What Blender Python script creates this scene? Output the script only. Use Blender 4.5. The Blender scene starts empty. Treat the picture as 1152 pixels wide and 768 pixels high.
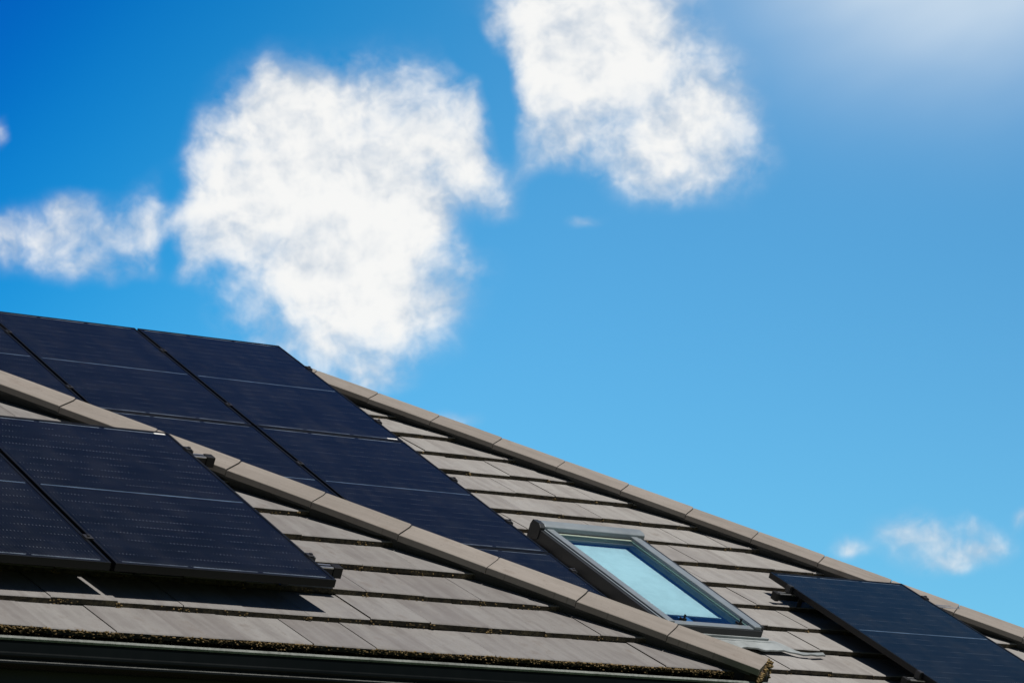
import bpy, bmesh, math, random
from mathutils import Vector, Matrix, noise
random.seed(7)
R = math.radians
C = bpy.context.scene.collection
scn = bpy.context.scene

# ------------------------------------------------------------------ helpers
def empty(name, loc=(0,0,0), rot=(0,0,0), label=None, cat=None, group=None, parent=None):
    o = bpy.data.objects.new(name, None); C.objects.link(o)
    o.empty_display_size = .1
    o.location = loc; o.rotation_euler = rot
    if parent: o.parent = parent
    tag(o, label, cat, group); return o
def tag(o, label=None, cat=None, group=None, kind=None):
    if label: o['label'] = label
    if cat: o['category'] = cat
    if group: o['group'] = group
    if kind: o['kind'] = kind
    return o

class MB:
    """collects faces (with uv and material index) for ONE mesh object"""
    def __init__(s): s.v = []; s.f = []; s.uv = []; s.m = []; s.r = []
    def face(s, pts, uv=None, mi=0, rnd=0.0):
        i = len(s.v); s.v += [tuple(p) for p in pts]
        s.f.append(tuple(range(i, i+len(pts))))
        s.uv.append(uv if uv else [(0,0)]*len(pts)); s.m.append(mi); s.r.append(rnd)
    def box(s, a, b, mi=0):
        x0,y0,z0 = a; x1,y1,z1 = b
        p = lambda i,j,k: (x1 if i else x0, y1 if j else y0, z1 if k else z0)
        for q in ((0,0,0),(0,1,0),(1,1,0),(1,0,0)), ((0,0,1),(1,0,1),(1,1,1),(0,1,1)), ((0,0,0),(1,0,0),(1,0,1),(0,0,1)), \
                 ((1,0,0),(1,1,0),(1,1,1),(1,0,1)), ((1,1,0),(0,1,0),(0,1,1),(1,1,1)), ((0,1,0),(0,0,0),(0,0,1),(0,1,1)):
            s.face([p(*c) for c in q], mi=mi)
    def prism(s, prof, x0, x1, mi=0, cap=True, edge_mi=None):
        """profile in (y,z), extruded along x"""
        n = len(prof)
        for i in range(n):
            a, b = prof[i], prof[(i+1) % n]
            s.face([(x0,)+a, (x1,)+a, (x1,)+b, (x0,)+b], mi=edge_mi.get(i, mi) if edge_mi else mi)
        if cap:
            s.face([(x0,)+p for p in prof], mi=mi); s.face([(x1,)+p for p in reversed(prof)], mi=mi)
    def sweep(s, rings, mi=0, close=True, caps=True):
        n = len(rings[0])
        for a, b in zip(rings[:-1], rings[1:]):
            for i in range(n if close else n-1):
                j = (i+1) % n
                s.face([a[i], b[i], b[j], a[j]], mi=mi)
        if caps and close:
            s.face(rings[0], mi=mi); s.face(list(reversed(rings[-1])), mi=mi)
    def build(s, name, mats, parent=None, merge=True, bevel=0, smooth=False, recalc=True):
        me = bpy.data.meshes.new(name); me.from_pydata(s.v, [], s.f)
        for m in (mats if isinstance(mats, (list, tuple)) else [mats]): me.materials.append(m)
        uvl = me.uv_layers.new(name='UVMap'); rl = me.uv_layers.new(name='Rnd')
        k = 0
        for pi, p in enumerate(me.polygons):
            p.material_index = s.m[pi]
            for c in range(p.loop_total):
                uvl.data[k].uv = s.uv[pi][c]; rl.data[k].uv = (s.r[pi], (s.r[pi]*7.31) % 1.0); k += 1
        bm = bmesh.new(); bm.from_mesh(me)
        if merge: bmesh.ops.remove_doubles(bm, verts=bm.verts, dist=1e-5)
        if recalc: bmesh.ops.recalc_face_normals(bm, faces=bm.faces)
        if smooth:
            for f in bm.faces: f.smooth = True
        bm.to_mesh(me); bm.free()
        o = bpy.data.objects.new(name, me); C.objects.link(o)
        if parent: o.parent = parent
        if bevel:
            b = o.modifiers.new('bevel', 'BEVEL'); b.width = bevel; b.segments = 2; b.limit_method = 'ANGLE'; b.angle_limit = R(40)
        return o

# ------------------------------------------------------------------ materials
def mat(name):
    m = bpy.data.materials.new(name); m.use_nodes = True
    nt = m.node_tree; b = nt.nodes['Principled BSDF']
    return m, nt, b
def N(nt, t, **kw):
    n = nt.nodes.new(t)
    for k, v in kw.items():
        if k.startswith('i_'):
            n.inputs[k[2:].replace('_', ' ')].default_value = v
        else: setattr(n, k, v)
    return n
class X:
    """tiny expression builder over Math nodes"""
    def __init__(s, nt, out): s.nt = nt; s.o = out
    def _b(s, op, *args):
        n = s.nt.nodes.new('ShaderNodeMath'); n.operation = op
        for i, a in enumerate((s,)+args):
            if isinstance(a, X): s.nt.links.new(a.o, n.inputs[i])
            else: n.inputs[i].default_value = a
        return X(s.nt, n.outputs[0])
    def __add__(s, o): return s._b('ADD', o)
    def __sub__(s, o): return s._b('SUBTRACT', o)
    def __mul__(s, o): return s._b('MULTIPLY', o)
    def __truediv__(s, o): return s._b('DIVIDE', o)
    def mx(s, o): return s._b('MAXIMUM', o)
    def mn(s, o): return s._b('MINIMUM', o)
    def exp(s): return s._b('EXPONENT')
    def lt(s, o): return s._b('LESS_THAN', o)
    def gt(s, o): return s._b('GREATER_THAN', o)
    def fract(s): return s._b('FRACT')
    def abs(s): return s._b('ABSOLUTE')
    def inv(s): return (s*-1.0)+1.0
    def smooth(s, a, b, lo=0.0, hi=1.0):
        n = s.nt.nodes.new('ShaderNodeMapRange'); n.interpolation_type = 'SMOOTHSTEP'
        s.nt.links.new(s.o, n.inputs['Value'])
        n.inputs['From Min'].default_value = a; n.inputs['From Max'].default_value = b
        n.inputs['To Min'].default_value = lo; n.inputs['To Max'].default_value = hi
        return X(s.nt, n.outputs['Result'])
    def lin(s, a, b, lo=0.0, hi=1.0):
        n = s.nt.nodes.new('ShaderNodeMapRange')
        s.nt.links.new(s.o, n.inputs['Value'])
        n.inputs['From Min'].default_value = a; n.inputs['From Max'].default_value = b
        n.inputs['To Min'].default_value = lo; n.inputs['To Max'].default_value = hi
        return X(s.nt, n.outputs['Result'])
def col(nt, fac, a, b):
    n = nt.nodes.new('ShaderNodeMix'); n.data_type = 'RGBA'
    if isinstance(fac, X): nt.links.new(fac.o, n.inputs[0])
    else: n.inputs[0].default_value = fac
    for idx, c in ((6, a), (7, b)):
        if hasattr(c, 'is_output'): nt.links.new(c, n.inputs[idx])
        else: n.inputs[idx].default_value = (*c, 1)
    return n.outputs[2]
def uvx(nt, layer='UVMap'):
    u = N(nt, 'ShaderNodeUVMap', uv_map=layer); s = N(nt, 'ShaderNodeSeparateXYZ')
    nt.links.new(u.outputs[0], s.inputs[0])
    return X(nt, s.outputs[0]), X(nt, s.outputs[1]), u.outputs[0]
def vec(nt, x, y, z=0.0):
    c = N(nt, 'ShaderNodeCombineXYZ')
    for i, a in enumerate((x, y, z)):
        if isinstance(a, X): nt.links.new(a.o, c.inputs[i])
        else: c.inputs[i].default_value = a
    return c.outputs[0]
def nz(nt, v, scale, detail=4, rough=.55, dim='3D'):
    n = N(nt, 'ShaderNodeTexNoise', noise_dimensions=dim)
    n.inputs['Scale'].default_value = scale; n.inputs['Detail'].default_value = detail; n.inputs['Roughness'].default_value = rough
    if v is not None: nt.links.new(v, n.inputs['Vector'])
    return X(nt, n.outputs['Fac'])
def bump(nt, b, h, strength=.3, dist=.003):
    n = N(nt, 'ShaderNodeBump'); n.inputs['Strength'].default_value = strength; n.inputs['Distance'].default_value = dist
    nt.links.new(h.o, n.inputs['Height']); nt.links.new(n.outputs[0], b.inputs['Normal'])
def objco(nt):
    return N(nt, 'ShaderNodeTexCoord').outputs['Object']

def plain(name, c, rough=.5, metal=0., spec=.5, var=.12, nscale=40):
    m, nt, b = mat(name)
    f = nz(nt, objco(nt), nscale, 5)
    g = nz(nt, objco(nt), nscale*.08, 3)
    k = (f*.5+g*.5)
    cc = col(nt, k.smooth(.3, .7), tuple(x*(1-var) for x in c), tuple(min(1, x*(1+var)) for x in c))
    nt.links.new(cc, b.inputs['Base Color'])
    nt.links.new(k.lin(.3, .7, max(0, rough-.08), rough+.08).o, b.inputs['Roughness'])
    b.inputs['Metallic'].default_value = metal
    b.inputs['Specular IOR Level'].default_value = spec
    return m

# weathered concrete tile: lengthwise streaks, per tile tone, fine sandy grain, lichen specks
def tile_mat(name, lo, hi, stain):
    m, nt, b = mat(name)
    u, v, uv = uvx(nt); r, r2, _ = uvx(nt, 'Rnd')
    st = nz(nt, vec(nt, u*1.0, v*.10, r*37.0), 17, 4, .55)
    st2 = nz(nt, vec(nt, u*1.0, v*.05, 3.0), 60, 3, .6)
    big = nz(nt, vec(nt, u, v, 1.7), 1.3, 3)
    gr = nz(nt, objco(nt), 520, 3, .7)
    mid = nz(nt, vec(nt, u, v, r*11.0), 9, 5, .6)
    t = st*.66+st2*.16+big*.25+(r-.5)*.13+(mid-.5)*.32+.06
    c = col(nt, t.smooth(.36, .86), lo, hi)
    c = col(nt, (mid*.6+st*.55).smooth(.58, .80)*.7, c, stain)
    c = col(nt, gr.smooth(.25, .75)*.5, c, tuple(x*.78 for x in lo))
    # pale lichen dots
    vo = N(nt, 'ShaderNodeTexVoronoi'); vo.inputs['Scale'].default_value = 11; nt.links.new(vec(nt, u, v, 0.0), vo.inputs['Vector'])
    ds = X(nt, vo.outputs['Distance']); rr = N(nt, 'ShaderNodeSeparateColor'); nt.links.new(vo.outputs['Color'], rr.inputs[0])
    dot = ds.lt(.045)*X(nt, rr.outputs[0]).gt(.72)
    vl = N(nt, 'ShaderNodeTexVoronoi'); vl.inputs['Scale'].default_value = 46; nt.links.new(vec(nt, u, v, r), vl.inputs['Vector'])
    pit = X(nt, vl.outputs['Distance']).lt(.16)*mid.gt(.5)
    c = col(nt, pit*.35, c, (.07,.06,.05))
    c = col(nt, dot*.6, c, (.42, .40, .34))
    nt.links.new(c, b.inputs['Base Color'])
    b.inputs['Roughness'].default_value = .62; b.inputs['Specular IOR Level'].default_value = .35
    bump(nt, b, gr*.6+mid*.8+st*.3, .35, .002)
    return m
M = {}
M['tile'] = tile_mat('weathered_tile', (.168,.155,.150), (.308,.303,.294), (.138,.112,.098))
M['tile2'] = tile_mat('paler_weathered_tile', (.225,.210,.200), (.405,.400,.384), (.180,.152,.132))
M['hiptile'] = tile_mat('hip_tile', (.215,.190,.166), (.338,.305,.274), (.165,.133,.110))
def edge_mat():
    m, nt, b = mat('mossy_tile_edge')
    o = objco(nt)
    a = nz(nt, o, 34, 6, .68); g = nz(nt, o, 160, 4, .7); s = nz(nt, o, 9, 3)
    c = col(nt, a.smooth(.38, .66), (.030,.028,.024), (.085,.072,.05))
    c = col(nt, (g*.6+s*.5).smooth(.56, .72), c, (.17,.14,.085))
    nt.links.new(c, b.inputs['Base Color']); b.inputs['Roughness'].default_value = .9
    b.inputs['Specular IOR Level'].default_value = .2
    bump(nt, b, a+g*.6, .9, .006)
    return m
M['edge'] = edge_mat()
def moss_mat():
    m, nt, b = mat('dry_moss')
    o = objco(nt)
    a = nz(nt, o, 60, 4, .6); g = nz(nt, o, 300, 3, .7)
    c = col(nt, a.smooth(.36, .64), (.075,.055,.028), (.25,.175,.08))
    c = col(nt, g.smooth(.5, .8), c, (.30,.23,.13))
    nt.links.new(c, b.inputs['Base Color']); b.inputs['Roughness'].default_value = .95
    b.inputs['Specular IOR Level'].default_value = .1
    return m
M['moss'] = moss_mat()
M['roll'] = plain('grey_hip_roll', (.045,.047,.047), .7, spec=.3)
M['black'] = plain('black_plastic', (.012,.012,.013), .55, spec=.3)
M['frame'] = plain('black_anodised', (.005,.006,.008), .42, .1, .35)
M['alu'] = plain('aluminium', (.62,.63,.64), .35, .9)
M['clamp'] = plain('dark_clamp', (.05,.05,.055), .45, .6)
M['gutter'] = plain('black_gutter', (.004,.0055,.006), .34, spec=.12, nscale=14)
M['lip'] = plain('sunlit_dusty_gutter_lip', (.17,.185,.17), .6, spec=.3, var=.45, nscale=60)  # dusty lip, its paler tone painting in the sun it catches
M['bead'] = plain('sunlit_worn_gutter_bead', (.10,.105,.10), .5, spec=.3, var=.4, nscale=60)  # sun caught along the bead painted in as a paler tone
M['fascia'] = plain('black_fascia', (.012,.013,.013), .5)
M['soffit'] = plain('dark_soffit', (.03,.03,.03), .7)
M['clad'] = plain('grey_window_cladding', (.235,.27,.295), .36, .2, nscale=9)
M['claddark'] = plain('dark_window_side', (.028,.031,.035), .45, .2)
M['gasket'] = plain('rubber_gasket', (.010,.010,.011), .7)
M['flash'] = plain('grey_lead_flashing', (.27,.295,.30), .5, .2, var=.3, nscale=12)
M['liner'] = plain('window_liner', (.30,.36,.30), .6, var=.06)
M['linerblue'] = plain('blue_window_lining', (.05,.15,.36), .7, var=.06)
M['blind'] = plain('pale_blind', (.50,.555,.575), .8, var=.10, nscale=16)
M['sticker'] = plain('white_sticker', (.8,.8,.78), .5, var=.03)
M['mortar'] = plain('hollow_shade_mortar', (.030,.022,.014), .95, var=.6, nscale=45)  # shade of the hollow cap end put into the mortar colour

def brick_mat():
    m, nt, b = mat('brown_brick')
    o = objco(nt); t = N(nt, 'ShaderNodeTexBrick'); nt.links.new(o, t.inputs['Vector'])
    mp = N(nt, 'ShaderNodeMapping'); mp.inputs['Rotation'].default_value = (R(90), 0, 0); nt.links.new(o, mp.inputs[0]); nt.links.new(mp.outputs[0], t.inputs['Vector'])
    t.inputs['Color1'].default_value = (.17,.08,.05,1); t.inputs['Color2'].default_value = (.23,.12,.08,1); t.inputs['Mortar'].default_value = (.3,.28,.25,1)
    t.inputs['Scale'].default_value = 4.4; t.inputs['Mortar Size'].default_value = .02
    nt.links.new(t.outputs['Color'], b.inputs['Base Color']); b.inputs['Roughness'].default_value = .9
    return m
M['brick'] = brick_mat()
def grass_mat():
    m, nt, b = mat('lawn')
    o = objco(nt); a = nz(nt, o, 1.5, 8, .7)
    nt.links.new(col(nt, a.smooth(.3, .7), (.03,.06,.015), (.08,.11,.03)), b.inputs['Base Color']); b.inputs['Roughness'].default_value = .95
    return m
M['grass'] = grass_mat()

# solar glass: monocrystalline half cells, fine bus wires, ribbons.  uv in metres
PW, PL = 1.038, 1.7615
GW, GL = PW-.024, PL-.024
def cell_mat():
    m, nt, b = mat('solar_cells')
    u, v, uv = uvx(nt); r, r2, _ = uvx(nt, 'Rnd')
    mx = .014; cw = (GW-2*mx)/6; my = .022; mid = GL/2
    # v folded about the middle so both halves are alike
    d = (v-mid).abs()                       # distance from the mid ribbon
    ch = (mid-my-.008)/10
    cx = (u-mx)/cw; fx = cx.fract(); cy = (d-.008)/ch; fy = cy.fract()
    inside = u.gt(mx)*u.lt(GW-mx)*d.gt(.008)*d.lt(mid-my)
    gapx = (fx-.5).abs().gt(.5-.0012/cw); gapy = (fy-.5).abs().gt(.5-.0012/ch)
    gap = gapx.mx(gapy)
    nb = 10
    wire = ((fx*float(nb)).fract()-.5).abs().lt(.5*.0010/(cw/nb))*inside
    pad = ((fx*float(nb)).fract()-.5).abs().lt(.5*.0034/(cw/nb))*(fy-.5).abs().gt(.5-.0045/ch)*inside
    wn = nz(nt, vec(nt, u*3.0, v*3.0, r*9.0), 1.0, 3)
    pn = nz(nt, vec(nt, u*9.0, v*9.0, r*5.0), 1.0, 4)
    cellr = N(nt, 'ShaderNodeTexWhiteNoise', noise_dimensions='3D')
    nt.links.new(vec(nt, cx._b('FLOOR'), cy._b('FLOOR'), r*13.0), cellr.inputs['Vector'])
    cr = X(nt, cellr.outputs['Value'])
    c = col(nt, cr, (.0042,.0056,.0090), (.0062,.0080,.0125))
    c = col(nt, gap*.8, c, (.004,.005,.010))
    c = col(nt, inside.inv(), c, (.004,.005,.008))
    c = col(nt, wire*wn.smooth(.3, .7, .4, .75), c, (.05,.054,.064))
    c = col(nt, pad*pn.smooth(.36, .64, .10, .55), c, (.15,.165,.19))
    seg = (cx*3.0).fract()
    rib = d.lt(.0042)*u.gt(mx)*u.lt(GW-mx)
    c = col(nt, rib*pn.smooth(.3,.7,.5,.9), c, (.13,.19,.27))
    endr = (d-(mid-my+.006)).abs().lt(.0038)*u.gt(mx)*u.lt(GW-mx)
    dash = (((u-mx)/(cw*2.0)).fract()-.5).abs().lt(.46)
    c = col(nt, endr*dash*pn.smooth(.3, .7, .25, .8), c, (.20,.245,.30))
    nt.links.new(c, b.inputs['Base Color'])
    b.inputs['IOR'].default_value = 1.5
    b.inputs['Specular IOR Level'].default_value = .17
    dust = nz(nt, vec(nt, u, v, r*3.0), 5, 5, .65)
    nt.links.new(dust.lin(.3, .7, .08, .26).o, b.inputs['Roughness'])
    grime = (dust*.7+nz(nt, vec(nt, u*2.0, v*.5, r*8.0), 7, 5, .6)*.5).smooth(.52, .78)+((v*-1.0)+.10).smooth(0.0, .10)*.5
    c = col(nt, grime*.065, c, (.10,.095,.085)); nt.links.new(c, b.inputs['Base Color'])
    return m
M['cells'] = cell_mat()

# ------------------------------------------------------------------ site geometry (metres)
# X runs along the eaves, Y goes back up the roof, Z up.  Both slopes pitch 28.6 degrees.
TH = R(28.6117); ct, st = math.cos(TH), math.sin(TH)
FO = Vector((0, 0, 3.178))                    # lower right corner of the front panels
BO = FO + Vector((3.311, 6.297, 2.384))       # upper right corner of the rear array
HT = -.14                                     # tile tops lie this far under the panels' faces
GA = .3235                                    # course gauge
def planar(o, v): return o + Vector((v[0], v[1]*ct - v[2]*st, v[1]*st + v[2]*ct))
def front(u, v, n): return planar(FO, (u, v, n))
def rear(u, v, n): return planar(BO, (u, v, n))
FM = Matrix.Translation(FO) @ Matrix.Rotation(TH, 4, 'X')
BMx = Matrix.Translation(BO) @ Matrix.Rotation(TH, 4, 'X')
FE, BE = -.383, -4.70-2*GA                    # eaves (v)
fh = lambda v: 1.707-.8404*v                  # front hip line u(v) on the tile tops
bh = lambda v: -.047-.8324*v
FAP = 4.6; BAP = .10
apex = front(fh(FAP), FAP, HT); corner = front(fh(FE), FE, HT)
xc, xa = corner.x, apex.x
Trf = (apex.z-corner.z)/(xc-xa)               # slope of the wing's side faces
xl = xa-(xc-xa)
def wing_z(x): return corner.z + ((xc-x) if x > xa else (x-xl))*Trf
rz0 = rear(0, 0, HT).z
def valley(u):                                # v of the valley on the rear slope
    return (wing_z(BO.x+u)-rz0)/st

house = empty('house', (0,0,0), label='house with grey brown concrete tiled hip roofs and black gutter, under the solar panels', cat='house')

# ---- tiles
def clip(poly, a, b, c):                      # keep a*u+b*v+c >= 0
    out = []
    for i in range(len(poly)):
        p, q = poly[i], poly[(i+1) % len(poly)]
        dp, dq = a*p[0]+b*p[1]+c, a*q[0]+b*q[1]+c
        if dp >= 0: out.append(p)
        if (dp >= 0) != (dq >= 0):
            t = dp/(dp-dq); out.append((p[0]+(q[0]-p[0])*t, p[1]+(q[1]-p[1])*t))
    return out
def tile_field(mb, lips, u0, u1, ufirst, cuts, hole=None, gap=.0022):
    rng = random.Random(3)
    for k, vk in enumerate(lips):
        off = ufirst + (.15 if k % 2 else 0)
        j0 = int((u0-off)/.3)-1
        lipjit = rng.uniform(-.002, .002)
        for j in range(j0, int((u1-off)/.3)+1):
            a = off+j*.3+gap/2; b = a+.3-gap
            rnd = rng.random(); dz = rng.uniform(-.0035, .0035); dv = rng.uniform(-.005, .005)+lipjit
            tw = rng.uniform(-.003, .003)
            top = vk+GA+.03
            c0 = vk+dv
            polys = [[(a, c0), (b, c0), (b, top), (a, top)]]
            if hole:
                h0, h1, g0, g1 = hole
                if b > h0 and a < h1 and top > g0 and c0 < g1:
                    src = polys[0]; polys = []
                    L = clip(src, -1, 0, h0); Rr = clip(src, 1, 0, -h1)
                    mm = clip(clip(src, 1, 0, -h0), -1, 0, h1)
                    polys = [L, Rr, clip(mm, 0, 1, -g1), clip(mm, 0, -1, g0)]
            for poly in polys:
                for f in cuts((a+b)/2, vk): 
                    if len(poly) > 2: poly = clip(poly, *f)
                if len(poly) < 3: continue
                ar = sum(poly[i][0]*poly[(i+1)%len(poly)][1]-poly[(i+1)%len(poly)][0]*poly[i][1] for i in range(len(poly)))/2
                if ar < 2e-4: continue
                def nt_(u, v):
                    t = v-vk
                    return HT + dz + tw*((u-a)/.3-.5) - .030*max(0, t)/GA
                BV = .005
                strips = [(clip(poly, 0, -1, c0+BV), 1), (clip(poly, 0, 1, -(c0+BV)), 0)]
                for pg, lip in strips:
                    if len(pg) < 3: continue
                    tp = [(u, v, nt_(u, v)-(.0045 if (lip and v < c0+1e-6) else 0)) for u, v in pg]
                    bt = [(u, v, nt_(u, v)-.027) for u, v in pg]
                    mb.face(tp, [(u, v) for u, v in pg], 0, rnd)
                    for i in range(len(pg)):
                        i2 = (i+1) % len(pg)
                        if abs(pg[i][1]-(c0+BV)) < 1e-6 and abs(pg[i2][1]-(c0+BV)) < 1e-6: continue
                        mb.face([tp[i], bt[i], bt[i2], tp[i2]], [pg[i], pg[i], pg[i2], pg[i2]], 1, rnd)
mb = MB()
flips = [FE+GA*k for k in range(0, 16)]
def fcut(u, v):
    # hip on the right, mirrored hip on the left, ridge point
    return [(-1, -.8404, 1.707-.02), (1, -.8404, -(2*xa-1.707)-.02)]
tile_field(mb, flips, xl, xc, -.267+.0, fcut)
# felt sheet under the tiles
mb.face([(fh(FE)-.03, FE+.03, HT-.06), (xa, FAP, HT-.06), (2*xa-fh(FE)+.03, FE+.03, HT-.06)], mi=2)
o = mb.build('roof_slope', [M['tile'], M['edge'], M['black']], house, merge=False); o.matrix_local = FM

WIN = (.262, 1.082, -4.33, -2.865)
mb = MB()
blips = [BE+GA*k for k in range(0, 18) if BE+GA*k < BAP]
uL = -9.0
def bcut(u, v):
    cs = [(-1, -.8324, -.047-.02), (0, -1, BAP)]
    x = BO.x+u
    if xl-.2 < x < xc+.2:
        # keep v above the valley line: linear in u
        s = -Trf/st if x > xa else Trf/st
        v0 = valley(u) 
        if x > xa: base = (corner.z + (xc-BO.x)*Trf - rz0)/st
        else: base = (corner.z + (BO.x-xl)*Trf - rz0)/st
        cs.append((-s, 1, -base-.03))
    return cs
tile_field(mb, blips, uL, bh(BE), .065, bcut, WIN, .0013)
mb2 = mb
rv = lambda u: max(BE+.03, valley(u)) if xl < BO.x+u < xc else BE+.03
# felt with the roof window's opening left out (strips)
def strip(u0, u1, v0, v1): mb.face([(u0, v0, HT-.06), (u1, v0, HT-.06), (u1, v1, HT-.06), (u0, v1, HT-.06)], mi=2)
h0, h1, g0, g1 = WIN
e0, e1 = h0+.06, h1-.06; q0, q1 = g0+.06, g1-.06
ulv = lambda v: -.047-.8324*v-.03
def trap(v0, v1, ua, ub=None):
    mb.face([(ua, v0, HT-.06), ((ub if ub is not None else ulv(v0)), v0, HT-.06), ((ub if ub is not None else ulv(v1)), v1, HT-.06), (ua, v1, HT-.06)], mi=2)
trap(BE+.03, q0, xc-BO.x); trap(q1, BAP, xa-BO.x); trap(q0, q1, xc-BO.x, e0); trap(q0, q1, e1)
# triangular felt beside the valley
mb.face([(xc-BO.x, valley(xc-BO.x-1e-4), HT-.06), (xc-BO.x, q1, HT-.06), (xa-BO.x, q1, HT-.06), (xa-BO.x, valley(xa-BO.x+1e-4)+.01, HT-.06)], mi=2)
o = mb.build('roof_slope', [M['tile2'], M['edge'], M['black']], house, merge=False); o.matrix_local = BMx

# ---- the roof faces turned away from the street (plain tiled slabs)
def slab(name, pts, thick=.03):
    mb = MB(); pts = [Vector(p) for p in pts]
    nrm = (pts[1]-pts[0]).cross(pts[2]-pts[0]).normalized()
    if nrm.z < 0: nrm = -nrm
    e = (pts[1]-pts[0]).normalized(); f = nrm.cross(e)
    uv = [((p-pts[0]).dot(e), (p-pts[0]).dot(f)) for p in pts]
    mb.face(pts, uv, 0, .4)
    lo = [p-nrm*thick for p in pts]
    mb.face(lo, uv, 0, .4)
    for i in range(len(pts)):
        j = (i+1) % len(pts); mb.face([pts[i], pts[j], lo[j], lo[i]], mi=1)
    return mb.build(name, [M['tile'], M['edge']], house)
def by(z): return BO.y + (z-rear(0,0,HT).z)/st*ct + .14*st   # y of the rear slope's tile plane at height z
D = Vector((0,0,-.035))
slab('roof_slope', [corner+D, Vector((xc, by(corner.z), corner.z))+D, Vector((xa, by(apex.z), apex.z))+D, apex+D])
lc = Vector((xl, corner.y, corner.z))
slab('roof_slope', [Vector((xl, by(corner.z), corner.z))+D, lc+D, apex+D, Vector((xa, by(apex.z), apex.z))+D])
bap = rear(bh(BAP), BAP, HT); bco = rear(bh(BE), BE, HT)
dy = bap.y-bco.y
bco2 = Vector((bco.x, bap.y+dy, bco.z)); blr = Vector((BO.x+uL+4.6, bap.y, bap.z))
blc = Vector((BO.x+uL, bco.y, bco.z)); blc2 = Vector((BO.x+uL, bap.y+dy, bco.z))
slab('roof_slope', [bco+D, bco2+D, bap+D])
slab('roof_slope', [bco2+D, blc2+D, blr+D, bap+D])
slab('roof_slope', [blc2+D, blc+D, blr+D])

# ---- hip caps
def hip(line, start_v, end_v, joints, P, other_dir, last_open=True, endlabel=None):
    """line: u(v) on tile tops of slope P; caps between successive joints (given as v of the apex line)"""
    A0 = P(line(0), 0, HT); A1 = P(line(1), 1, HT)
    d = (A1-A0).normalized()                         # up the hip
    n1 = (P(0,0,1)-P(0,0,0)).normalized()
    p1 = n1.cross(d).normalized()
    if p1.y > 0: p1 = -p1                            # points down the street slope
    # far side: mirror the street side in the vertical plane through the hip
    hz = Vector((d.x, d.y, 0)).normalized(); side = hz.cross(Vector((0,0,1)))
    mir = lambda w: w - 2*w.dot(side)*side
    p2, n2 = mir(p1), mir(n1)
    up = (Vector((0,0,1)) - d*d.z).normalized()
    def H(v): 
        vv = v+.040
        return P(line(vv), vv, HT)
    mb = MB()                                        # black ventilating roll under the caps
    a, b = H(start_v)+d*.02, H(end_v)
    def ring(pt, k=0):
        return [pt+p1*.117+n1*.046, pt+up*.050, pt+p2*.117+n2*.046, pt+p2*.119+n2*(.022-k), pt+p2*.100+n2*(.024-k), pt+p2*.088-n2*.034, pt+p1*.088-n1*.034, pt+p1*.100+n1*(.024-k), pt+p1*.119+n1*(.022-k)]
    nseg = int((b-a).length/.045); rings = []
    k_, left = 0, 0
    for i in range(nseg+1):
        if left <= 0: k_ = .0 if k_ > .005 else random.uniform(.007, .012); left = random.choice((2, 3, 4))
        left -= 1
        rings.append(ring(a.lerp(b, i/nseg), k_+random.uniform(-.001, .001)))
    mb.sweep(rings)
    roll = mb.build('hip_ridge', M['roll'], house)
    js = joints
    for k in range(len(js)-1):
        s0, s1 = H(js[k]), H(js[k+1])
        L = (s1-s0).length
        mb = MB(); rings = []
        dz = random.uniform(-.002, .002); yaw = random.uniform(-.0022, .0022)
        def sec(pt, lift):
            apx = pt+up*(.080+lift)
            q = []
            def half(p, n):
                return [pt+p*.126+n*(.028+lift), pt+p*.135+n*(.030+lift), pt+p*.135+n*(.0585+lift), pt+p*.133+n*(.0610+lift), apx+(p*.020-up*.0075)]
            h1 = half(p1, n1); h2 = half(p2, n2)
            inner = [pt+p2*.112+n2*(.030+lift), pt+p2*.108+n2*.042, pt+up*.05, pt+p1*.108+n1*.042, pt+p1*.112+n1*(.030+lift)]
            return h1[:5]+[apx]+h2[::-1]+inner
        g = .0022
        for t, lf in ((g, 0.0), (g+.006, .0016), (L*.5, .0010), (L-.008, -.001), (L-g, -.003)):
            rings.append([x+side*yaw for x in sec(s0+d*t, lf+dz)])
        mb.sweep(rings)
        # uv for streaks: along the cap
        o = mb.build('hip_tile', M['hiptile'], roll)
        me = o.data; uvl = me.uv_layers['UVMap']; rl = me.uv_layers['Rnd']; rr = random.random()
        for p in me.polygons:
            for li in p.loop_indices:
                co = me.vertices[me.loops[li].vertex_index].co-s0
                uvl.data[li].uv = (co.dot(p1)+k*1.7, co.dot(d)); rl.data[li].uv = (rr, rr)
    return H, d, p1, n1, up, p2
fj = [-.455]+[-.115+.3415*k for k in range(0, 14)]
fj = [j for j in fj if j < FAP]
HF = hip(fh, -.44, FAP, fj, front, None)
bj = [-5.42+.3415*0] + [-.64-.3415*k for k in range(13, -3, -1)]
bj = [j for j in bj if j < BAP+.1]
HB = hip(bh, BE+.02, BAP, bj, rear, None)
# ridge of the main roof, a low capping behind the rear array
mb = MB(); mb.sweep([[Vector((x, bap.y+a, bap.z+z)) for a, z in ((-.11,-.04),(-.02,.035),(.02,.035),(.11,-.04),(.1,-.06),(-.1,-.06))] for x in (blr.x, bap.x)])
mb.build('ridge', M['hiptile'], house)

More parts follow.
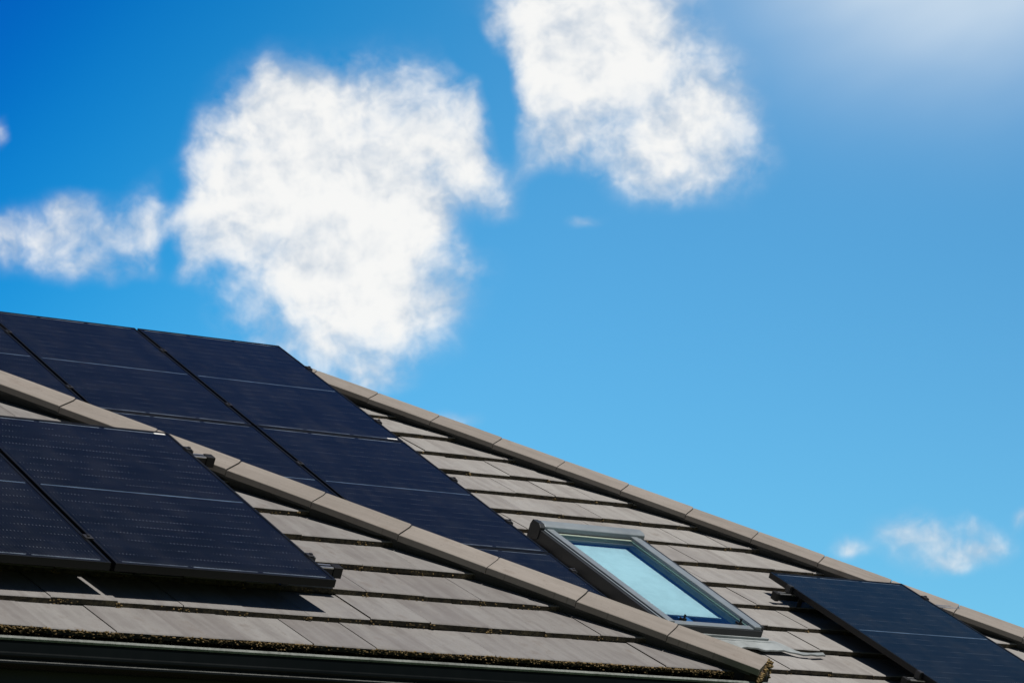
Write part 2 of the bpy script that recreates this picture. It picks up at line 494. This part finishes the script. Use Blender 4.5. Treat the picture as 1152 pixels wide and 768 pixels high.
# mossy mortar plug at the foot of the front hip, darkened like a shaded hollow
H, d, p1, n1, up, p2 = HF
mb = MB(); base = H(-.455); rings = []
for i in range(5):
    pt = base+d*(-.012+.02*i)
    ring = []
    for k in range(14):
        a = k/14*2*math.pi
        w = .112+.012*noise.noise(Vector((k*.9, i*.7, 0)))
        x, z = math.cos(a), math.sin(a)
        q = pt + (p1*max(0, x)+p2*max(0, -x))*w + up*(.012+.045*z+.01*noise.noise(Vector((k*1.3, i, 5)))) - Vector((0,0,1))*(.03 if z < -.3 else 0)
        ring.append(q + d*.006*noise.noise(Vector((k*2., i*3., 1))))
    rings.append(ring)
mb.sweep(rings); mb.build('mortar', M['mortar'], house, smooth=True)

# ---- moss along the tile edges
mb = MB(); rng = random.Random(11)
ico = bmesh.new(); bmesh.ops.create_icosphere(ico, subdivisions=1, radius=1)
iv = [v.co.copy() for v in ico.verts]; ifc = [[v.index for v in f.verts] for f in ico.faces]; ico.free()
def clump(P, u, v, n, s):
    c = P(u, v, n); i0 = len(mb.v)
    sx, sy, sz = s*rng.uniform(.7, 1.6), s*rng.uniform(.5, 1.0), s*rng.uniform(.5, 1.0)
    off = Vector((rng.random()*90, 0, 0))
    for q in iv:
        k = 1+.7*noise.noise(q*1.7+off)
        mb.v.append(tuple(c+Vector((q.x*sx*k, q.y*sy*k, q.z*sz*k))))
    for f in ifc:
        mb.f.append(tuple(i0+x for x in f)); mb.uv.append([(0,0)]*3); mb.m.append(0); mb.r.append(0)
for i in range(3000):                                # eaves: thick growth
    u = rng.uniform(-2.6, fh(FE)-.06)
    if noise.noise(Vector((u*3.1, 0, 0))) < -.28 and rng.random() < .6: continue
    n = HT-.004-abs(rng.gauss(0, .013))
    clump(front, u, FE-rng.uniform(.000, .006), max(n, HT-.034), rng.choice((.0022,.003,.004,.006)))
for k in range(1, 8):
    v = flips[k]
    for i in range(170 if k < 4 else 90):
        u = rng.uniform(-2.6, fh(v)-.2)
        if noise.noise(Vector((u*2.3, k*5.0, 0))) < -.1: continue
        clump(front, u, v-rng.uniform(0, .004), HT-.008-rng.random()*.024, rng.choice((.0025,.003,.004)))
    for j in range(-9, 9):                           # tufts in the joints
        u = -.267+(.15 if k % 2 else 0)+j*.3
        if u < fh(v)-.15:
            for i in range(rng.choice((2,4,7,10))):
                clump(front, u+rng.gauss(0, .010), v-rng.uniform(0, .007), HT-.006-rng.random()*.022, rng.choice((.003,.004,.0055)))
for k, v in enumerate(blips):
    if v > BAP-.2: continue
    for j in range(-2, 16):
        u = .065+(.15 if k % 2 else 0)+j*.3
        if WIN[0]-.05 < u < WIN[1]+.05 and WIN[2] < v < WIN[3]: continue
        if -.1 < u < bh(v)-.15:
            for i in range(rng.choice((0,2,4,6))):
                clump(rear, u+rng.gauss(0, .012), v-rng.uniform(0, .006), HT-.008-rng.random()*.02, rng.choice((.003,.004,.006)))
H, d, p1, n1, up, p2 = HF
e_ = H(-.455)
for i in range(170):
    a = rng.uniform(-1, 1); p = p1 if a > 0 else p2; a = abs(a)
    q = e_+p*(.128*a)+up*(.078*(1-a)+.034*a-.02*a*a)+d*rng.uniform(-.018, .004)-up*rng.random()*.018
    clump(lambda u, v, n: q, 0, 0, 0, rng.choice((.004,.006,.008)))
tag(mb.build('moss', M['moss'], house, merge=False, smooth=True), 'dry brown moss along the tile edges', kind='stuff')

# ---- gutter, fascia, soffit and walls
gy = corner.y-.073; gz = 3.178-.366
prof = [(.006,.006),(.000,.010),(-.008,.008),(-.012,.000),(-.008,-.008),(-.003,-.011),(-.003,-.052),(-.009,-.058),(-.009,-.066),(-.003,-.071),
        (.001,-.074),(.001,-.084),(-.006,-.088),(-.007,-.096),(.002,-.103),(.02,-.112),(.085,-.112),(.110,-.10),(.112,.005),(.106,.005),(.104,-.094),(.08,-.104),(.022,-.104),(.008,-.094),(.006,-.01)]
mb = MB()
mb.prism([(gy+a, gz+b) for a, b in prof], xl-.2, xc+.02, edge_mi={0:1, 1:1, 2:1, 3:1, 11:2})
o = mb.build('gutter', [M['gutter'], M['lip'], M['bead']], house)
gx = xc+.045
mb = MB()
mb.sweep([[Vector((gx-a, y, gz+b)) for a, b in prof] for y in (gy+.02, by(corner.z)-.02)])
mb.build('gutter', M['gutter'], house)
fy = gy+.125
mb = MB(); mb.box((xl-.1, fy, gz-.20), (xc-.08, fy+.02, gz+.02)); mb.box((xc-.085, fy+.022, gz-.20), (xc-.065, by(corner.z), gz+.02))
mb.build('fascia', M['fascia'], house)
mb = MB(); mb.box((xl-.1, fy+.022, gz-.19), (xc-.09, fy+.42, gz-.17)); mb.box((xc-.47, fy+.422, gz-.19), (xc-.09, by(corner.z)+.02, gz-.17))
mb.build('soffit', M['soffit'], house)
mb = MB(); mb.box((xl+.35, fy+.42, 0), (xc-.47, 8.5, gz-.171))
mb.box((BO.x+uL+.5, bco.y+.45, -.002), (bco.x-.5, bco.y+.75, bco.z-.21)); mb.box((bco.x-.8, bco.y+.752, -.002), (bco.x-.5, bco2.y-.5, bco.z-.21))
mb.build('wall', M['brick'], house)
mb = MB(); mb.prism([(bco.y+.02+a, bco.z-.07+b) for a, b in [(x-.07, z) for x, z in prof]], xc+.2, bco.x+.03)
mb.build('gutter', M['gutter'], house)
mb = MB(); mb.box((xc+.1, bco.y+.075, bco.z-.21), (bco.x-.05, bco.y+.095, bco.z-.05)); mb.build('fascia', M['fascia'], house)
mb = MB(); mb.box((xc+.1, bco.y+.097, bco.z-.205), (bco.x-.05, bco.y+.75, bco.z-.19)); mb.build('soffit', M['soffit'], house)

# ---- roof window (a part of the house); local axes u, v, n of the rear slope
wl, wr, wb, wt = .292, 1.045, -4.335, -2.885
win = MB()
Z0, Z1, ZS = -.175, -.062, -.052
# outer frame, dark sides
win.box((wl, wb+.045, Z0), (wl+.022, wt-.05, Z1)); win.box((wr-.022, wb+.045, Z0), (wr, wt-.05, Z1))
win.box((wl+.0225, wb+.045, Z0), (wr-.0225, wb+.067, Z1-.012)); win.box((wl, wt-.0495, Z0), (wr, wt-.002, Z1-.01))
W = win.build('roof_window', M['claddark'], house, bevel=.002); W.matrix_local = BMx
W['label'] = 'grey framed roof window with pale blue glass and a drawn blind'
def wpart(mb, name, m, bevel=.0015, **k): return mb.build(name, m, W, bevel=bevel, **k)
mb = MB()                                            # thin light ledge on the frame sides
mb.box((wl+.024, wb+.05, Z1-.03), (wl+.036, wt-.06, Z1+.004)); wpart(mb, 'frame', M['clad'])
mb = MB(); mb.box((wr-.036, wb+.05, Z1-.03), (wr-.024, wt-.06, Z1+.004)); wpart(mb, 'frame', M['clad'])
mb = MB()                                            # opening sash: four rails
sl, sr, sb, stp = wl+.046, wr-.046, wb+.012, wt-.085
RW = .050
mb.box((sl, sb, -.115), (sl+RW, stp, ZS)); mb.box((sr-RW, sb, -.115), (sr, stp, ZS))
mb.box((sl+RW+.0005, sb, -.112), (sr-RW-.0005, sb+.052, ZS-.014))
wpart(mb, 'sash', M['clad'], .004)
mb = MB()
mb.box((sl-.004, sb-.012, -.16), (sr+.004, sb-.001, ZS-.02))
mb.box((sl-.009, sb+.03, -.13), (sl-.001, stp, Z1-.012)); mb.box((sr+.001, sb+.03, -.13), (sr+.009, stp, Z1-.012))
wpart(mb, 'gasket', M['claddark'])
mb = MB()                                            # hood over the top
mb.prism([(wt-.105, -.070), (wt-.102, -.040), (wt-.088, -.030), (wt-.040, -.026), (wt-.012, -.034), (wt, -.060), (wt, -.12), (wt-.03, -.12), (wt-.03, -.060), (wt-.09, -.072)], wl+.03, wr+.004)
wpart(mb, 'hood', M['clad'], .003)
mb = MB(); mb.prism([(wt-.105, -.12), (wt-.108, -.046), (wt-.085, -.028), (wt-.012, -.030), (wt+.004, -.062), (wt+.004, -.17)], wl-.006, wl+.0285)
mb.prism([(wt-.112, -.078), (wt-.112, -.064), (wt-.0925, -.0735), (wt-.0925, -.12), (wt-.1, -.12)], wl+.04, wr-.01)
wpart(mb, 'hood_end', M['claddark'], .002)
gl, gr_, gb, gt = sl+RW, sr-RW, sb+.052, stp+.01
mb = MB()                                            # liner behind the glass: reveals and top lining
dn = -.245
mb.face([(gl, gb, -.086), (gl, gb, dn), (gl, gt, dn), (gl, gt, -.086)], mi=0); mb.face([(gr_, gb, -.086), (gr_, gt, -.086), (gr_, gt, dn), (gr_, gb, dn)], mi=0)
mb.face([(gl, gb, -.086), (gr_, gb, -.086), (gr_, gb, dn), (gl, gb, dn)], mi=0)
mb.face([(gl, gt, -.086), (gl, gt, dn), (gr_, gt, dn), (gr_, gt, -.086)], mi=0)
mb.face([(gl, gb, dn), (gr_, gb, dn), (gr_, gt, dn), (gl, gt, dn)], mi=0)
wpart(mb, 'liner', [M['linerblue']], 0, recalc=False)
mb = MB()
mb.box((gl+.001, gt-.03, -.12), (gr_-.001, gt-.002, -.066)); mb.box((gl+.001, gt-.052, -.115), (gr_-.001, gt-.0305, -.0705))
mb.box((gr_-.007, gb, -.12), (gr_-.0008, gt-.053, -.0735))
wpart(mb, 'glazing_bead', M['liner'], .002)
mb = MB(); mb.box((gl+.004, gb+.165, -.104), (gr_-.085, gt-.125, -.100)); mb.box((gl+.004, gb+.157, -.106), (gr_-.079, gb+.1645, -.096))
wpart(mb, 'blind', M['blind'], .001)
mb = MB(); mb.face([(gl-.004, gb-.004, -.0725), (gr_+.004, gb-.004, -.0725), (gr_+.004, gt-.053, -.0725), (gl-.004, gt-.053, -.0725)])
gm = bpy.data.materials.new('window_glass'); gm.use_nodes = True; nt = gm.node_tree; nt.nodes.clear()
out = N(nt, 'ShaderNodeOutputMaterial'); mx = N(nt, 'ShaderNodeMixShader'); tr = N(nt, 'ShaderNodeBsdfTransparent'); gs = N(nt, 'ShaderNodeBsdfGlossy')
fr = N(nt, 'ShaderNodeFresnel'); fr.inputs['IOR'].default_value = 1.75
tr.inputs['Color'].default_value = (.72,.90,.95,1); gs.inputs['Roughness'].default_value = .015; gs.inputs['Color'].default_value = (.95,.98,1,1)
nt.links.new(fr.outputs[0], mx.inputs[0]); nt.links.new(tr.outputs[0], mx.inputs[1]); nt.links.new(gs.outputs[0], mx.inputs[2]); nt.links.new(mx.outputs[0], out.inputs['Surface'])
M['glass'] = gm
wpart(mb, 'pane', gm, 0)
for uu in (gl+.09, gr_-.075):
    mb = MB(); mb.box((uu, gb-.006, -.0665), (uu+.022, gb+.006, -.052)); mb.box((uu+.004, gb+.0065, -.072), (uu+.013, gb+.040, -.060)); mb.box((uu+.003, gb-.002, -.0515), (uu+.014, gb+.006, -.030))
    wpart(mb, 'clip', M['black'], .001)
# flashing: side channels and the dressed apron over the course below
mb = MB()
def wavy(v0, v1, u0, u1, nseg, f, lip=.009):
    top = []; T = lambda u: .14 if u < wr+.06 else max(.030, .14-(u-wr-.06)*1.3)
    for i in range(nseg+1):
        u = u0+(u1-u0)*i/nseg
        vv = v0+f(u)
        top.append((u, vv)); 
    for i in range(nseg):
        (a, va), (b, vb) = top[i], top[i+1]
        na = HT+.011+.003*math.sin(a*31)+.002*math.sin(a*71); nb = HT+.011+.003*math.sin(b*31)+.002*math.sin(b*71)
        k = .030/GA
        hi = lambda v: (v-(-4.376))*k
        mb.face([(a, va, na), (b, vb, nb), (b, min(v1, vb+T(b)), HT+.010+.006*min(1, T(b)/.1)), (a, min(v1, va+T(a)), HT+.010+.006*min(1, T(a)/.1))])
        mb.face([(a, va, na-lip), (b, vb, nb-lip), (b, vb, nb), (a, va, na)])
wavy(-4.462, -4.335, wl-.05, wr+.335, 46, lambda u: .010*math.sin(u*9)+.006*math.sin(u*23+1) + (.0 if u < wr+.1 else -.02*min(1, (u-wr-.1)/.05)) + (0 if u < wr+.05 else .0))
wpart(mb, 'apron', M['flash'], 0)
mb = MB(); mb.box((wl-.01, wb-.03, -.13), (wr+.02, wb+.044, -.122)); mb.box((wl-.012, wb-.012, -.1215), (wr+.01, wb-.002, -.108))
wpart(mb, 'apron_strip', M['flash'])
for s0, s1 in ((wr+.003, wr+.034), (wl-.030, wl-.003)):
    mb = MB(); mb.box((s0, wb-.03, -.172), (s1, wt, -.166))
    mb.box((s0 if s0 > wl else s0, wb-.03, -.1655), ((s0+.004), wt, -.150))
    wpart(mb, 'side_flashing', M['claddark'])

# ------------------------------------------------------------------ solar panels
FT = .035
def frame_mesh():
    mb = MB(); r = .012
    for a, b in (((0,0,-FT),(PW,r,0)), ((0,PL-r,-FT),(PW,PL,0)), ((0,r+.0003,-FT),(r,PL-r-.0003,0)), ((PW-r,r+.0003,-FT),(PW,PL-r-.0003,0))): mb.box(a, b)
    return mb
def make_panel(name='solar_panel'):
    root = empty(name)
    fr = frame_mesh().build('frame', M['frame'], root, bevel=.0012)
    g = MB(); a = .012
    g.face([(a,a,-.0022), (PW-a,a,-.0022), (PW-a,PL-a,-.0022), (a,PL-a,-.0022)], [(0,0),(GW,0),(GW,GL),(0,GL)], 0, .3)
    g.face([(a,a,-.008), (a,PL-a,-.008), (PW-a,PL-a,-.008), (PW-a,a,-.008)], mi=1)
    g.build('glass', [M['cells'], M['black']], root, merge=False, recalc=False)
    return root
proto = make_panel()
first = True
def panel(loc, rot, label, group, seed):
    global first
    if first: r = proto; first = False
    else:
        r = proto.copy(); C.objects.link(r)
        for ch in list(proto.children):
            if not ch.name.startswith(('frame', 'glass')): continue
            c = ch.copy(); C.objects.link(c); c.parent = r
            if ch.name.startswith('glass'):
                c.data = ch.data.copy()
                for l in c.data.uv_layers['Rnd'].data: l.uv = (seed, seed)
    r.location = loc; r.rotation_euler = rot
    r['label'] = label; r['category'] = 'solar panel'; r['group'] = group
    return r
def clamp_child(r, u, v, end=True):
    mb = MB()
    if end:
        mb.box((u, v-.020, -.042), (u+.030, v+.020, -.001)); mb.box((u-.009, v-.020, .0005), (u+.022, v+.020, .005)); mb.box((u+.006, v-.007, .0055), (u+.019, v+.007, .011))
        mb.build('end_clamp', M['clamp'], r, bevel=.002)
    else:
        mb.box((u-.019, v-.022, .0006), (u+.019, v+.022, .0045)); mb.box((u-.006, v-.006, .005), (u+.006, v+.006, .011)); mb.box((u-.008, v-.02, -.04), (u+.008, v+.02, .0003))
        mb.build('mid_clamp', M['clamp'], r, bevel=.001)
GC, GR = .0216, .0103
def sticker(r, u0, v0, u1, v1):
    mb = MB(); mb.box((u0, v0, -.0021), (u1, v1, -.0014)); mb.build('sticker', M['sticker'], r)
gF = 'solar panels on the front roof'; gB = 'solar panels of the rear array'
rx = (TH, 0, 0)
a = panel(front(-PW, 0, 0), rx, 'black solar panel on the front roof with a white sticker at its upper right corner', gF, .11)
clamp_child(a, PW, .272); clamp_child(a, PW, 1.55)
clamp_child(a, -GC/2, .272, False); clamp_child(a, -GC/2, 1.55, False)
sticker(a, PW-.085, PL-.036, PW-.028, PL-.020)
b_ = panel(front(-2*PW-GC, 0, 0), rx, 'black solar panel at the bottom left, cut off by the left edge of the photo', gF, .37)
rowsv = [0, -(PL+GR), -2*(PL+GR)]
B = {}
labs = {(0,0): 'top right black panel of the rear array, its upper corner against the white cloud',
        (1,0): 'black panel at the top of the rear array, between two other panels in its row',
        (2,0): 'black panel of the rear array at the far left, mostly hidden by front hip',
        (0,1): 'middle black panel along the right edge of the rear array, between top and lowest panel',
        (1,1): 'second row black panel of the rear array, lower left cut off by front hip',
        (0,2): 'lowest black panel of the rear array, between roof window and front hip'}
for (ci, ri), lab in labs.items():
    r = panel(rear(-(ci+1)*PW-ci*GC, rowsv[ri]-PL, 0), rx, lab, gB, .13*ci+.31*ri+.05)
    B[ci, ri] = r
for ri, vs in ((0, (-.43, -1.41)), (1, (-2.39, -3.06)), (2, (-3.79, -4.75))):
    for v in vs:
        clamp_child(B[0, ri], PW, v-(rowsv[ri]-PL))
        for ci in (0, 1):
            if (ci, ri) in B and (ci+1, ri) in B: clamp_child(B[ci, ri], -GC/2, v-(rowsv[ri]-PL), False)
sticker(B[0, 0], PW-.10, .018, PW-.03, .034)
# right hand panel: sits a touch proud at its lower end
RO = rear(1.672, -3.4506, -.033)
tl = R(1.05)
rot = (TH-tl, 0, 0)
loc = RO - Vector((0, PL*math.cos(TH-tl), PL*math.sin(TH-tl)))
r = panel(loc, rot, 'single black solar panel at the right edge, raised above tiles right of the roof window', 'solar panels right of the roof window', .77)
clamp_child(r, PW, PL-.225)
mb = MB(); mb.box((-.022, PL-.245, -.04), (-.001, PL-.205, .0)); mb.box((-.02, PL-.245, .0004), (.008, PL-.205, .005)); mb.build('end_clamp', M['clamp'], r, bevel=.002)
mb = MB(); mb.box((-.022, PL-1.52, -.04), (-.001, PL-1.48, .0)); mb.box((-.02, PL-1.52, .0004), (.008, PL-1.48, .005)); mb.build('end_clamp', M['clamp'], r, bevel=.002)

# ------------------------------------------------------------------ mounting rails
def rail(P, u0, u1, v, n_top, label, group, ends=(1, 1), hooks=(), tilt=0.0):
    o = P(u0, v, n_top); root = empty('mounting_rail', o, (TH-tilt, 0, 0), label, 'rail', group)
    L = u1-u0
    mb = MB()
    mb.box((0, -.020, -.040), (L, .020, -.006)); mb.build('rail_profile', M['frame'], root, bevel=.001)  # shade under the panels put into the rail body as black
    for y0, y1 in ((-.020, -.008), (.008, .020)):
        m1 = MB(); m1.box((.0004, y0, -.0055), (L-.0004, y1, 0)); m1.build('rail_lip', M['alu'], root)
    for e, x0, x1 in ((ends[0], -.028, -.0005), (ends[1], L+.0005, L+.045)):
        if e:
            m2 = MB(); m2.box((x0, -.025, -.047), (x1, .025, .003)); m2.build('end_cap', M['black'], root, bevel=.003)
    for h in hooks:
        m3 = MB(); m3.box((h-.016, -.028, -.095), (h+.016, -.022, -.012)); m3.box((h-.016, -.028, -.100), (h+.016, .16, -.0955)); m3.build('roof_hook', M['clamp'], root, bevel=.001)
    return root
gr = 'rails under the front panels'
rail(front, -2.3, .125, .262, -.037, 'lower mounting rail with black end cap under the front panels, low by the gutter', gr, (0,1), (.5, 1.5, 2.2))
rail(front, -2.3, .125, 1.585, -.037, 'upper mounting rail with black end cap beside the front hip tiles', gr, (0,1), (.5, 1.5, 2.2))
g2 = 'rails under the right panel'
rail(rear, 1.672-.09, 3.0, -3.4506-.235, -.072, 'upper rail with black square end under the right panel, beside the roof window', g2, (1,0), (.16, 1.0))
rail(rear, 1.672-.075, 3.0, -3.4506-1.50, -.050, 'lower rail end under the right panel at the bottom edge', g2, (1,0), (.16, 1.0))
for ri, vs in ((0, (-.43, -1.41)), (1, (-2.39, -3.06)), (2, (-3.79,))):
    for v in vs:
        rail(rear, (-3.2, -2.1, -1.0)[ri], .035, v, -.037, 'dark rail end under the right edge of the rear array', 'rails under the rear array', (0,0), (.5, .9))

# ------------------------------------------------------------------ ground
mb = MB(); mb.face([(-600,-600,0), (600,-600,0), (600,600,0), (-600,600,0)])
tag(mb.build('ground', M['grass']), kind='structure')

# ------------------------------------------------------------------ light
sd = Vector((0.08, 0.03*ct - 1.0*st, 0.03*st + 1.0*ct)).normalized()     # towards the sun: almost square on to the slopes
el = math.asin(sd.z); az = math.atan2(sd.x, sd.y)
L = bpy.data.lights.new('sun', 'SUN'); L.energy = 4.4; L.angle = R(.5); L.color = (1, .955, .89)
so = bpy.data.objects.new('sun', L); C.objects.link(so); so.location = (0, -10, 30)
so.rotation_euler = sd.to_track_quat('Z', 'Y').to_euler()

# ------------------------------------------------------------------ sky with fair weather clouds
YAW, PITCH, FPX = R(34.1168), R(11.0922), 3551.86
world = bpy.data.worlds.new('World'); scn.world = world; world.use_nodes = True
nt = world.node_tree; bg = nt.nodes['Background']; bg.inputs['Strength'].default_value = .1
sky = N(nt, 'ShaderNodeTexSky', sky_type='NISHITA', sun_disc=False)
sky.sun_elevation = el; sky.sun_rotation = az; sky.altitude = 400; sky.air_density = 1.0; sky.dust_density = .3; sky.ozone_density = 2.5
geo = N(nt, 'ShaderNodeTexCoord').outputs['Generated']
fw = Vector((math.sin(YAW)*math.cos(PITCH), math.cos(YAW)*math.cos(PITCH), math.sin(PITCH)))   # the part of the sky above the roofs
rt = Vector((math.cos(YAW), -math.sin(YAW), 0)); upv = rt.cross(fw)
def dotv(vv):
    n = N(nt, 'ShaderNodeVectorMath', operation='DOT_PRODUCT'); nt.links.new(geo, n.inputs[0]); n.inputs[1].default_value = vv
    return X(nt, n.outputs['Value'])
dz_ = dotv(fw).mx(.05)
sx = dotv(rt)/dz_*(FPX/100); sy = dotv(upv)/dz_*(-FPX/100)       # sky chart coordinates: hundredths, from the chart's middle
#SKYPART
# --- blue of the sky: deep to the upper left, paler to the right and towards the horizon
t = ((sx+5.76)+(sy+3.84)*.9)/18.0
ramp = N(nt, 'ShaderNodeValToRGB'); nt.links.new(t.o, ramp.inputs[0]); cr = ramp.color_ramp
cr.interpolation = 'B_SPLINE'
knots = [(0, (.002,.21,.58)), (.10, (.006,.36,.63)), (.22, (.05,.48,.68)), (.36, (.17,.58,.725)), (.52, (.235,.60,.72)), (.8, (.235,.55,.655)), (1, (.24,.53,.64))]
cr.elements[0].position = 0; cr.elements[0].color = (*knots[0][1], 1)
cr.elements[1].position = 1; cr.elements[1].color = (*knots[-1][1], 1)
for p, c in knots[1:-1]:
    e = cr.elements.new(p); e.color = (*c, 1)
w = dotv(fw).smooth(.825, .962)  # sky away from this part is dimmed to cut fill and deepen shadows
tint = col(nt, w, (.075,.095,.118), ramp.outputs[0])
vm = N(nt, 'ShaderNodeVectorMath', operation='MULTIPLY'); nt.links.new(sky.outputs[0], vm.inputs[0]); nt.links.new(tint, vm.inputs[1])
vs = N(nt, 'ShaderNodeVectorMath', operation='SCALE'); nt.links.new(vm.outputs[0], vs.inputs[0]); vs.inputs['Scale'].default_value = 2.0
blue = vs.outputs[0]
# --- soft sun glare put into the sky colour, high on the right
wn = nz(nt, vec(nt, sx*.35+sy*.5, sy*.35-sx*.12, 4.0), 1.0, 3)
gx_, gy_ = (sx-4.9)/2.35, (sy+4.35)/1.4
sun_glare = ((gx_*gx_+gy_*gy_)*-1.0).exp()*wn.lin(.3, .7, .62, .95)
blue = col(nt, sun_glare, blue, (7.6,8.5,9.2))
# --- fair weather cumulus
def warp(x, y, sc, amp, z):
    n = N(nt, 'ShaderNodeTexNoise'); n.inputs['Scale'].default_value = sc; n.inputs['Detail'].default_value = 3
    nt.links.new(vec(nt, x, y, z), n.inputs['Vector'])
    s = N(nt, 'ShaderNodeSeparateColor'); nt.links.new(n.outputs['Color'], s.inputs[0])
    return x+(X(nt, s.outputs[0])-.5)*amp, y+(X(nt, s.outputs[1])-.5)*amp
wx, wy = warp(sx, sy, .9, .45, 3.3)
wx, wy = warp(wx, wy, 3.0, .15, 8.1)
blobs = [  # centre, radii (chart pixels from the upper left), weight
 (390,195,125,100,1.15), (420,290,92,80,1.1), (310,225,108,88,1.0), (480,150,84,66,.95), (530,180,46,50,.85), (318,122,56,46,.8), (255,238,66,60,.8), (250,172,36,42,.6), (255,305,48,34,.45),
 (355,315,105,55,.85), (435,335,75,50,.8), (372,382,82,36,.6), (408,420,52,26,.50), (215,245,40,38,.6), (556,222,32,26,.55), (303,84,12,22,.5), (258,352,44,18,.34), (512,470,28,11,.5), (430,100,74,28,.6), (545,150,30,50,.55),
 (30,268,62,34,.52), (2,272,40,28,.5), (128,262,64,28,.68), (160,258,26,28,.4), (105,298,66,22,.58), (80,230,28,18,.46), (-2,150,11,20,.5),
 (650,18,92,70,1.2), (590,40,50,50,.9), (715,22,50,52,1.0), (615,80,66,46,.62), (705,95,104,60,1.0), (795,132,62,58,.95), (828,172,42,40,.78), (740,180,76,48,.9), (745,212,50,24,.6), (650,135,80,52,.46), (655,185,62,36,.36), (690,130,60,50,.25), (657,249,20,9,.5),
 (958,622,26,12,.52), (1046,606,46,27,.78), (1060,630,36,15,.6), (1114,610,30,22,.70), (1088,632,10,12,.0), (1085,588,14,9,.3), (1022,598,30,18,.56), (1150,576,12,11,.5)]
dens = None
for cx, cy, rx_, ry_, ww in blobs:
    a_ = (wx-(cx-576)/100)/(rx_*1.0/100); b__ = (wy-(cy-384)/100)/(ry_*1.0/100)
    g = (((a_*a_+b__*b__)*-1.0).exp()*(-min(ww*.8, .95)))+1.0
    dens = g if dens is None else dens*g
for cx, cy, rx_, ry_, ww in [(566,140,20,60,.75), (530,60,26,40,.6), (560,95,20,30,.5), (545,262,40,22,.25), (165,150,60,50,.25), (190,345,45,24,.4), (190,225,16,30,.5), (192,285,16,24,.45), (518,238,26,22,.3), (480,190,30,16,.18), (905,120,60,60,.2), (640,215,60,26,.35), (250,310,30,14,.25)]:
    a_ = (wx-(cx-576)/100)/(rx_/100); b__ = (wy-(cy-384)/100)/(ry_/100)
    dens = dens + ((a_*a_+b__*b__)*-1.0).exp()*ww
d0 = dens.inv().mx(0.0)
f1 = nz(nt, vec(nt, wx, wy, 1.0), 1.25, 9, .60)
f2 = nz(nt, vec(nt, wx, wy, 6.0), 4.2, 6, .60)
env = d0.smooth(.02, .45)*d0.smooth(.75, 1.0, 1.0, .30)
field = d0 + ((f1-.5)*1.45 + (f2-.5)*.24)*env
alpha = field.smooth(.06, .95)
f3 = nz(nt, vec(nt, wx-.10, wy+.20, 1.0), 1.25, 5, .55)       # relief: sunlit from above
f0 = nz(nt, vec(nt, wx, wy, 12.0), 1.0, 4, .5)
rel = (f1-f3)*1.9+(f0-.5)*1.1
bright = (field.mn(1.05)*.62+rel+.17).smooth(.05, .95)
ccol = col(nt, bright, (5.2,6.0,7.0), (9.55,9.5,9.3))
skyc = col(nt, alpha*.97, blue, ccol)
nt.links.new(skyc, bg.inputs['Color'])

# ------------------------------------------------------------------ camera
cam = bpy.data.cameras.new('camera'); co = bpy.data.objects.new('camera', cam); C.objects.link(co)
co.location = FO + Vector((-6.835, -11.41, -1.578)); co.rotation_euler = (R(90)+PITCH, 0, -YAW)
cam.sensor_width = 36; cam.lens = FPX/1152*36; cam.clip_start = .1; cam.clip_end = 3000
cam.dof.use_dof = True; cam.dof.focus_distance = 16.0; cam.dof.aperture_fstop = 10
scn.camera = co
scn.render.engine = 'CYCLES'
scn.cycles.use_denoising = True
scn.cycles.max_bounces = 8; scn.cycles.transparent_max_bounces = 12
scn.view_settings.view_transform = 'Standard'; scn.view_settings.look = 'None'
scn.view_settings.exposure = 0; scn.view_settings.gamma = 1; scn.view_settings.use_curve_mapping = False
